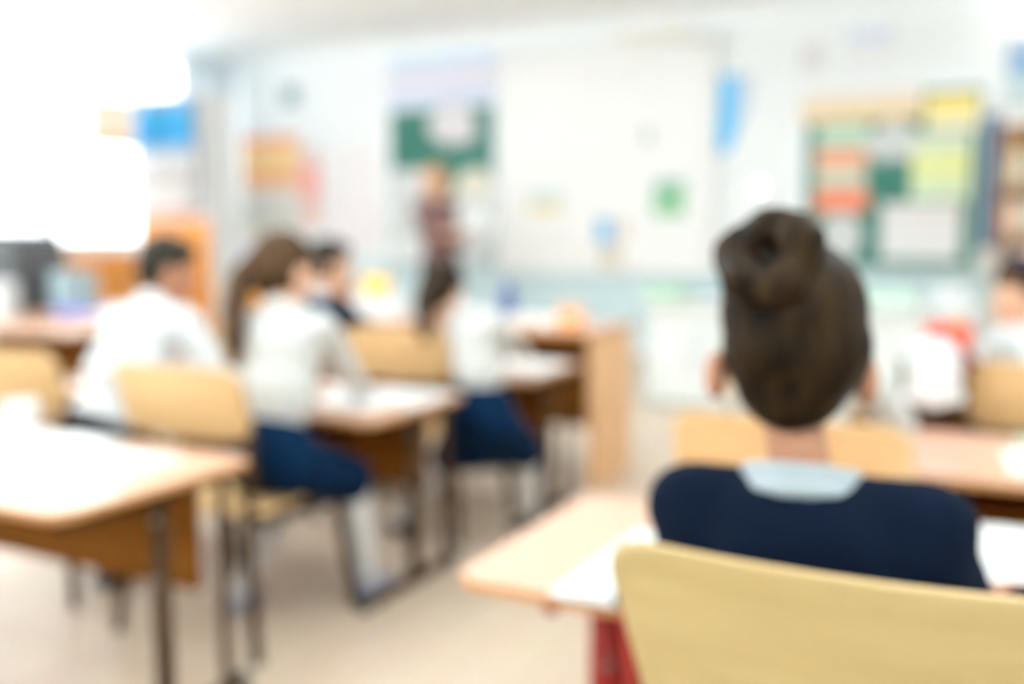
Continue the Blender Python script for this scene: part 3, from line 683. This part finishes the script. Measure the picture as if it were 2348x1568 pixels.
tag(link('paper_stack', B(-.12, .12, -.09, .09, 0, .06), M['greypaper'], None, loc=(-2.22, 3.72, ZT), rz=.15, bevel=.002), 'pale stack of paper in the middle of the taller table', 'paper stack')
# yellow toy duck like jug
t = empty('watering_can', (-2.60, 3.565, ZT + .092), label='small yellow watering can on the high pale paper stack', cat='watering can')
t.location = (-2.59, 3.74, ZT + .0905)
b = bmesh.new(); lathe(b, [(.038, 0), (.044, .01), (.048, .06), (.036, .085), (.034, .085)]); link('can_body', b, M['yellow'], t, smooth=True)
b = bmesh.new(); tube(b, [(.04, 0, .02), (.07, 0, .06), (.085, 0, .09)], [.012, .009, .008]); link('spout', b, M['yellow'], t, smooth=True)
b = bmesh.new(); tube(b, [(-.042, 0, .02), (-.075, 0, .045), (-.06, 0, .085), (-.03, 0, .085)], .006); link('handle', b, M['yellow'], t, smooth=True)

# copier, boxes and books on the window-side desks
t = empty('copier', (-5.50, 4.12, ZD), label='dark grey desktop copier with rounded lid at the left picture edge', cat='copier')
link('copier_body', B(-.22, .24, -.20, .20, 0, .27), M['black'], t, bevel=.025)
b = bmesh.new()
pts = [(-.21, .275), (.235, .275), (.205, .38), (.17, .455), (.12, .48), (-.14, .48), (-.19, .45), (-.21, .38)]
extrude_poly(b, pts, -.19, .19, f=lambda x, y, z: (x, z, y)); bmesh.ops.recalc_face_normals(b, faces=b.faces)
link('scanner_lid', b, M['black'], t, bevel=.012)
link('paper_tray', B(-.10, .10, -.25, -.20, .03, .05), M['black2'], t, bevel=.004)
link('control_panel', B(-.20, -.02, -.212, -.2, .18, .25), M['black2'], t, bevel=.003)
tag(link('paper_stack', B(-.15, .15, -.06, .06, 0, .20), M['greypaper'], None, loc=(-5.28, 3.78, ZD), rz=0.05, bevel=.003), 'tall pale stack of papers in front of the dark copier', 'paper stack')
tag(link('file_box', B(-.07, .07, -.12, .12, 0, .24), M['teal'], None, loc=(-5.10, 4.20, ZD), rz=0.1, bevel=.004), 'pale teal upright file box right of the copier', 'file box')
tag(link('book', B(-.12, .12, -.08, .08, 0, .035), M['violet'], None, loc=(-4.90, 4.05, ZD), rz=0.1, bevel=.002), 'violet blue book lying beside the teal file box', 'book')
tag(link('paper_sheet', B(-.12, .12, -.15, .15, 0, .01), M['paper'], None, loc=(-4.70, 4.15, ZD), rz=0.3), 'thin white pad at the aisle end of the copier desk', 'paper')
# low cupboard behind with folders
t = empty('low_cupboard', (-4.75, 5.55, 0), label='low orange-wood cupboard behind the white-shirted boy', cat='cupboard')
link('carcass', B(-.45, .45, 0, .40, 0, .60), M['orange'], t, bevel=.004)
for s in (-1, 1):
    d = link('door', B(-.43 if s < 0 else .005, -.005 if s < 0 else .43, -.018, 0, .04, .57), M['orange'], t, bevel=.003)
    b = bmesh.new(); tube(b, [(s * .04, -.022, .28), (s * .04, -.04, .29), (s * .04, -.04, .35), (s * .04, -.022, .36)], .005, seg=8); link('handle', b, M['alu'], d)
for i, (mm, lab, x, h_) in enumerate((('violet', 'violet blue folder standing on the low orange cupboard', -.10, .28), ('violet', 'darker blue folder beside the violet one on the low cupboard', -.02, .25), ('paper', 'white folder at the aisle end of the low cupboard top', .10, .20), ('pblue', 'pale blue folder between the violet and white folders', .04, .24))):
    tag(link('folder', B(-.028, .028, -.13, .13, 0, h_), M[mm] if i != 1 else M['blue'], None, loc=(-4.78 + x * 2.2, 5.74, .601), bevel=.003), lab, 'folder', 'folders on the low cupboard')

# ------------------------------------------------------------------ furniture along the windows and front wall
t = empty('tall_cabinet', (-6.625, 6.52, 0), label='tall orange-wood cabinet with posters on its doors beside the bright window', cat='cabinet')
link('carcass', B(-.425, .425, 0, .34, 0, 2.16), M['white'], t, bevel=.004)  # whiter than the doors, to lift the cabinet's shaded side
for s in (-1, 1):
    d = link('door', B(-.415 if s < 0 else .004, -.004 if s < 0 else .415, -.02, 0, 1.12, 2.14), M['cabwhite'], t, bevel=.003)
    b = bmesh.new(); tube(b, [(s * .04, -.024, 1.3), (s * .04, -.042, 1.31), (s * .04, -.042, 1.4), (s * .04, -.024, 1.41)], .005, seg=8); link('handle', b, M['alu'], d)
    d = link('door', B(-.415 if s < 0 else .004, -.004 if s < 0 else .415, -.02, 0, .06, 1.10), M['orange'], t, bevel=.003); d['label'] = 'orange lower cabinet door'
    b = bmesh.new(); tube(b, [(s * .04, -.024, .9), (s * .04, -.042, .91), (s * .04, -.042, 1.0), (s * .04, -.024, 1.01)], .005, seg=8); link('handle', b, M['alu'], d)
YC = 6.52 - .045
def wallpic(name, x0, x1, z0, z1, m, label, cat='poster', y=None, group=None, th=.006):
    y = WALL_Y - .003 if y is None else y
    o = link(name, B(-(x1 - x0) / 2, (x1 - x0) / 2, -th, 0, 0, z1 - z0), m, None, loc=((x0 + x1) / 2, y, z0)); return tag(o, label, cat, group)
wallpic('poster', -7.01, -6.33, 1.68, 2.14, bands('blue_poster', [(0, (.22, .33, .44)), (.12, (.005, .22, .46)), (.62, (.03, .28, .48)), (.84, (.22, .22, .42))]), 'bright blue poster with violet corner on the white cabinet doors', y=YC)
wallpic('poster', -7.01, -6.31, 1.40, 1.66, bands('grey_poster', [(0, (.34, .29, .26)), (.35, (.36, .37, .38)), (.7, (.42, .41, .40))]), 'pale grey and beige poster under the blue poster', y=YC)
wallpic('poster', -6.98, -6.34, 1.16, 1.38, bands('white_red_poster', [(0, (.42, .17, .12)), (.18, (.44, .43, .41))]), 'white poster with reddish lower band above the orange cabinet doors', y=YC)
wallpic('poster', -6.98, -6.27, 1.38, 1.92, bands('orange_poster', [(0, (.95, .66, .50)), (.18, (.95, .42, .18)), (.35, (.98, .66, .32)), (.80, (.96, .45, .26))]), 'orange poster on the front wall right of the tall cabinet')
wallpic('poster', -6.25, -6.02, 1.02, 1.80, bands('red_strip', [(0, (.90, .62, .55)), (.35, (.92, .42, .36)), (.78, (.85, .66, .62))]), 'narrow salmon red strip poster beside the orange poster')
wallpic('poster', -7.02, -6.30, 0.86, 1.34, bands('beige_poster', [(0, (.80, .72, .60)), (.3, (.82, .79, .72))]), 'beige poster under the orange poster')
wallpic('poster', -5.95, -5.35, 0.85, 1.78, bands('pale_pink_poster', [(0, (.93, .86, .88)), (.5, (.92, .88, .89))]), 'large very pale pink poster left of the left board wing')
wallpic('small_sign', -6.45, -6.25, 2.20, 2.38, M['teal'], 'small pale teal sign high on the front wall near the curtain', 'sign')
# curtains
def curtain(y0, y1, z0, z1, m, label, x=LEFT_X + .10, amp=.03, n=60):
    bm = bmesh.new(); rows = []
    for k in range(n + 1):
        y = y0 + (y1 - y0) * k / n; xx = amp * math.sin(k * PI / 3)
        rows.append([bm.verts.new((x + xx, y, z0)), bm.verts.new((x + xx * .8, y, z1))])
    for a, b in zip(rows, rows[1:]): bm.faces.new((a[0], b[0], b[1], a[1]))
    t = empty('curtain', (0, 0, 0), label=label, cat='curtain')
    f = link('curtain_fabric', bm, m, t, smooth=True); sd_ = f.modifiers.new('s', 'SOLIDIFY'); sd_.thickness = .002
    b = bmesh.new(); tube(b, [(x, y0 - .1, z1 + .015), (x, y1 + .05, z1 + .015)], .012); link('curtain_rod', b, M['white'], t, smooth=True)
curtain(7.00, 7.75, 1.0, 2.66, M['curtain'], 'long white gathered curtain in the corner right of the bright window')
curtain(5.92, 6.42, 1.70, 2.10, M['peach'], 'short peach valance hung across the bright window next to the cabinet', x=LEFT_X + .16, amp=.015)  # added cloth giving the peach tint of the overlit cabinet side
t = empty('window_cabinet', (-6.80, 5.85, 0), label='low orange-wood cabinet under the bright window', cat='cabinet')
link('carcass', B(-.24, .24, -.60, .60, 0, .81), M['orange'], t, bevel=.004)
for k in range(2):
    d = link('door', B(.24, .258, -.59 + k * .6, -.01 + k * .6, .05, .79), M['orange'], t, bevel=.003)
    b = bmesh.new(); tube(b, [(.262, -.05 + k * .12, .5), (.28, -.05 + k * .12, .51), (.28, -.05 + k * .12, .6), (.262, -.05 + k * .12, .61)], .005, seg=8); link('handle', b, M['alu'], d)

# boards
def board(x0, x1, z0, z1, label):
    t = empty('chalkboard', ((x0 + x1) / 2, WALL_Y - .002, z0), label=label, cat='board', group='green chalkboard wings')
    w_ = (x1 - x0) / 2; h_ = z1 - z0
    link('board_surface', B(-w_ + .02, w_ - .02, -.022, 0, .02, h_ - .02), M['board'], t)
    bm = bmesh.new(); box(bm, -w_, w_, -.03, 0, 0, .02); box(bm, -w_, w_, -.03, 0, h_ - .02, h_); box(bm, -w_, -w_ + .02, -.03, 0, .02, h_ - .02); box(bm, w_ - .02, w_, -.03, 0, .02, h_ - .02)
    link('board_frame', bm, M['alu'], t)
    link('chalk_tray', B(-w_, w_, -.08, -.03, -.005, .012), M['alu'], t)
board(-5.22, -4.12, .70, 2.10, 'green chalkboard wing behind the standing woman')
board(-1.52, -.30, .72, 2.00, 'green chalkboard wing crowded with papers behind the bun-haired head')
YB = WALL_Y - .0265
t = empty('projection_screen', (-3.13, WALL_Y - .012, .68), label='large white projection screen between the two green board wings', cat='screen')
link('screen_surface', B(-.94, .94, -.03, -.02, 0, 1.78), M['screen'], t)
b = bmesh.new(); tube(b, [(-.98, -.03, 1.80), (.98, -.03, 1.80)], .035); link('screen_case', b, M['white'], t, smooth=True)
link('screen_bar', B(-.95, .95, -.04, -.012, -.03, 0), M['white'], t, bevel=.004)
YS = WALL_Y - .044
wallpic('banner', -5.24, -4.12, 2.12, 2.56, bands('lavender_banner', [(0, (.60, .66, .86)), (.25, (.80, .78, .86)), (.55, (.72, .70, .84)), (.75, (.66, .80, .92))]), 'pale lavender and blue banner above the left green board', 'banner')
def cloud(name, lobes, m, label, y, cat='cut-out'):
    bm = bmesh.new(); zc = sum(l[1] for l in lobes) / len(lobes); xc = sum(l[0] for l in lobes) / len(lobes); pts = []
    for k in range(72):
        a = 2 * PI * k / 72; d = V((math.cos(a), math.sin(a))); best = 0
        for (lx, lz, r) in lobes:
            c = V((lx - xc, lz - zc)); bb = d.dot(c); disc = bb * bb - c.length_squared + r * r
            if disc > 0: best = max(best, bb + math.sqrt(disc))
        pts.append((d.x * best, d.y * best))
    extrude_poly(bm, pts, 0, .005, f=lambda x, z, t_: (x, -t_, z)); bmesh.ops.recalc_face_normals(bm, faces=bm.faces)
    return tag(link(name, bm, m, None, loc=(xc, y, zc)), label, cat)
cloud('paper_cloud', [(-4.66, 1.93, .13), (-4.47, 1.95, .14), (-4.56, 2.01, .13), (-4.56, 1.88, .13), (-4.42, 1.87, .11)], mat('pinkish_white_card', (.72, .69, .71), .7), 'pinkish white cloud-shaped cut-out on the left green board', YB - .006)
wallpic('paper_notice', -5.19, -4.86, 0.98, 1.55, M['greypaper'], 'pale grey notice on the left green board, left of the woman', 'notice', y=YB)
wallpic('paper_notice', -5.19, -4.50, 0.735, 0.96, M['paper'], 'wide white notice low on the left green board', 'notice', y=YB)
cloud('paper_dome', [(-4.33, 1.36, .19), (-4.40, 1.25, .16)], mat('cream_card', (.80, .76, .64), .7), 'cream dome-shaped cut-out right of the standing woman\'s head', YB)
wallpic('paper_notice', -4.62, -4.15, 0.735, 1.30, M['greypaper'], 'large pale notice right of the standing woman', 'notice', y=YB - .007)
wallpic('picture_card', -3.80, -3.49, 1.14, 1.36, bands('landscape_card', [(0, (.86, .82, .66)), (.18, (.86, .66, .34)), (.45, (.62, .78, .82)), (.8, (.80, .86, .86))]), 'small landscape card in yellow and pale blue on the screen', 'picture', y=YS)
wallpic('picture_card', -2.68, -2.42, 1.12, 1.41, bands('green_card_picture', [(0, (.25, .52, .30)), (.5, (.20, .46, .27)), (.85, (.45, .58, .62))]), 'small dark green picture card on the screen', 'picture', y=YS)
wallpic('picture_card', -3.17, -3.02, 0.90, 1.10, mat('sky_blue_card', (.22, .50, .78), .6), 'small sky blue card low on the screen', 'picture', y=YS)
wallpic('picture_card', -3.13, -2.95, 0.70, 0.88, mat('tan_card', (.68, .60, .48), .6), 'small tan card under the sky blue card', 'picture', y=YS)
wallpic('picture_card', -2.98, -2.90, 0.92, 1.08, mat('salmon_card', (.80, .62, .52), .6), 'tiny salmon card right of the sky blue card', 'picture', y=YS)
wallpic('picture_card', -2.78, -2.70, 1.68, 1.82, mat('grey_card', (.60, .64, .62), .6), 'tiny grey card high on the screen', 'picture', y=YS)
# blue pennant (slanting lower edge)
bm = bmesh.new(); extrude_poly(bm, [(-2.18, 1.60), (-2.10, 1.60), (-1.93, 1.95), (-1.90, 2.19), (-2.17, 2.19)], 0, .005, f=lambda x, z, t_: (x + 2.04, -t_, z - 1.6)); bmesh.ops.recalc_face_normals(bm, faces=bm.faces)
pm = bands('pennant_print', [(0, (.10, .52, .90)), (.50, (.55, .68, .86)), (.72, (.70, .72, .86))], axis=0)
tag(link('pennant', bm, pm, None, loc=(-2.04, WALL_Y - .003, 1.6)), 'blue slanting pennant on the wall right of the screen', 'pennant')
# right wing papers
wallpic('banner', -1.54, -.70, 1.79, 2.02, bands('peach_banner', [(0, (.86, .66, .40)), (.55, (.90, .80, .72))]), 'peach and gold banner along the top of the right green board', 'banner', y=YB - .009)
wallpic('paper_sun', -.68, -.34, 1.70, 1.95, bands('yellow_print', [(0, (.93, .87, .60)), (.45, (.95, .76, .22))]), 'yellow sheet at top right corner of the right green board', 'sheet', y=YB)
wallpic('paper_notice', -1.42, -1.06, 1.62, 1.77, M['pgreen'], 'pale green sheet under the peach banner', 'notice', y=YB)
wallpic('paper_strip', -1.43, -1.07, 1.46, 1.60, mat('salmon_strip', (.88, .42, .26), .6), 'upper salmon orange strip on the right green board', 'strip', y=YB)
wallpic('paper_strip', -1.42, -1.07, 1.33, 1.45, mat('sage_strip', (.66, .72, .58), .6), 'pale sage strip between the two reddish strips', 'strip', y=YB)
wallpic('paper_strip', -1.43, -1.05, 1.15, 1.31, mat('red_orange_strip', (.82, .24, .14), .6), 'lower red orange strip on the right green board', 'strip', y=YB)
cloud('paper_cloud', [(-.96, 1.62, .12), (-.82, 1.62, .12), (-.89, 1.67, .12)], M['greypaper'], 'pale grey cloud-shaped cut-out on the right green board', YB)
wallpic('paper_notice', -.76, -.38, 1.22, 1.68, bands('lime_print', [(0, (.72, .84, .60)), (.3, (.80, .84, .38)), (.75, (.72, .82, .66))]), 'yellow green sheet at the right side of the right green board', 'notice', y=YB)
wallpic('paper_notice', -.95, -.42, .80, 1.20, bands('white_print', [(0, (.84, .84, .84)), (.75, (.82, .70, .70)), (.85, (.84, .84, .83))]), 'large white sheet low on the right green board', 'notice', y=YB)
cloud('paper_circle', [(-1.23, .98, .15), (-1.23, .92, .14)], M['greypaper'], 'round pale cut-out at lower left of the right green board', YB)
# faint frame pictures above
wallpic('framed_picture', -1.24, -.92, 2.14, 2.44, bands('lavender_picture', [(0, (.88, .88, .91)), (.7, (.72, .76, .92))]), 'faint lavender framed picture above the right green board', 'picture')
wallpic('framed_picture', -1.56, -1.40, 2.16, 2.38, mat('faint_pink', (.80, .76, .78), .6), 'faint pinkish small picture left of the lavender one', 'picture')
wallpic('wall_sign', -3.05, -2.40, 2.52, 2.58, mat('cream_sign', (.90, .80, .66), .6), 'narrow cream sign just above the projection screen', 'sign', y=WALL_Y - .003)
wallpic('felt_banner', -.36, -.19, .88, 1.80, M['navy_wall'], 'dark navy vertical banner beside the bookcase', 'banner')
wallpic('poster', -.18, .30, 1.84, 2.32, bands('blue_grey_poster', [(0, (.55, .68, .72)), (.45, (.25, .40, .62)), (.8, (.40, .45, .50))]), 'blue grey poster above the bookcase at the right edge')
t = empty('bookcase', (.12, WALL_Y - .34, 0), label='pale orange bookcase at the right picture edge against the front wall', cat='bookcase')
bm = bmesh.new()
box(bm, -.30, -.28, 0, .32, 0, 1.70); box(bm, .28, .30, 0, .32, 0, 1.70); box(bm, -.28, .28, .30, .32, 0, 1.70)
link('carcass', bm, M['shelfwood'], t)
for z in (.05, .36, .67, .98, 1.29, 1.68): link('shelf', B(-.28, .28, .01, .30, z, z + .02), M['shelfwood'], t)
cols = ['orange_p', 'paper', 'shelfwood', 'pblue', 'yellow', 'paper', 'teal', 'orange_p', 'greypaper']; k = 0
for zi, z in enumerate((1.00, 1.31, .69)):
    x = -.27
    while x < .22:
        w_ = .03 + .02 * random.random(); hh = .18 + .07 * random.random()
        o = link('book', B(0, w_, .03, .22, 0, hh), M[cols[k % 9]], None, loc=(.12 + x, WALL_Y - .34, z + .0005)); k += 1
        tag(o, ['upright book on the middle shelf of the right-hand bookcase', 'upright book on the top shelf of the right-hand bookcase', 'upright book on the third shelf down in the right-hand bookcase'][zi], 'book', ['books on the middle bookcase shelf', 'books on the top bookcase shelf', 'books on the third bookcase shelf'][zi])
        x += w_ + .004
# white teacher's desk before the front wall
t = empty('teacher_desk', (-1.05, 5.45, 0), label='long white-fronted desk before the front wall, left of the bun-haired head', cat='desk')
link('desktop', B(-.88, .88, -.06, .52, .60, .625), M['white'], t, bevel=.004)
link('front_panel', B(-.86, .86, 0, .018, .03, .60), mat('pale_grey_laminate', (.74, .76, .74), .4), t)
for s in (-1, 1): link('side_panel', B(s * .86 - .01, s * .86 + .01, 0, .48, 0, .60), M['white'], t)
for i, (x, w_, h_, mm, lab, y) in enumerate(((-1.83, .22, .05, 'green', 'green folder at window end of the white desk', 5.60), (-1.60, .12, .05, 'teal', 'teal box on the white desk near its window end', 5.62), (-1.25, .30, .05, 'paper', 'white paper pile in the middle of the white desk', 5.62), (-.62, .24, .06, 'pgreen', 'pale green folder pile on the white desk right of the bun-haired head', 5.6), (-.34, .16, .10, 'greypaper', 'pale grey box at right end of the white desk', 5.62))):
    tag(link('folder', B(-w_ / 2, w_ / 2, -.11, .11, 0, h_), M[mm], None, loc=(x, y, .6255), rz=.05 * (i - 2), bevel=.003), lab, 'folder')
for k in range(5):
    x = -1.80 + k * .19
    tag(link('paper_notice', B(-.07, .07, -.004, 0, 0, .20), [M['paper'], M['greypaper'], M['pgreen'], M['paper'], M['greypaper']][k], None, loc=(x, 5.447, .22 + .03 * (k % 2))), 'small paper sheet pinned to the white desk front', 'notice', 'sheets on the white desk front')
bpy.context.view_layer.update()
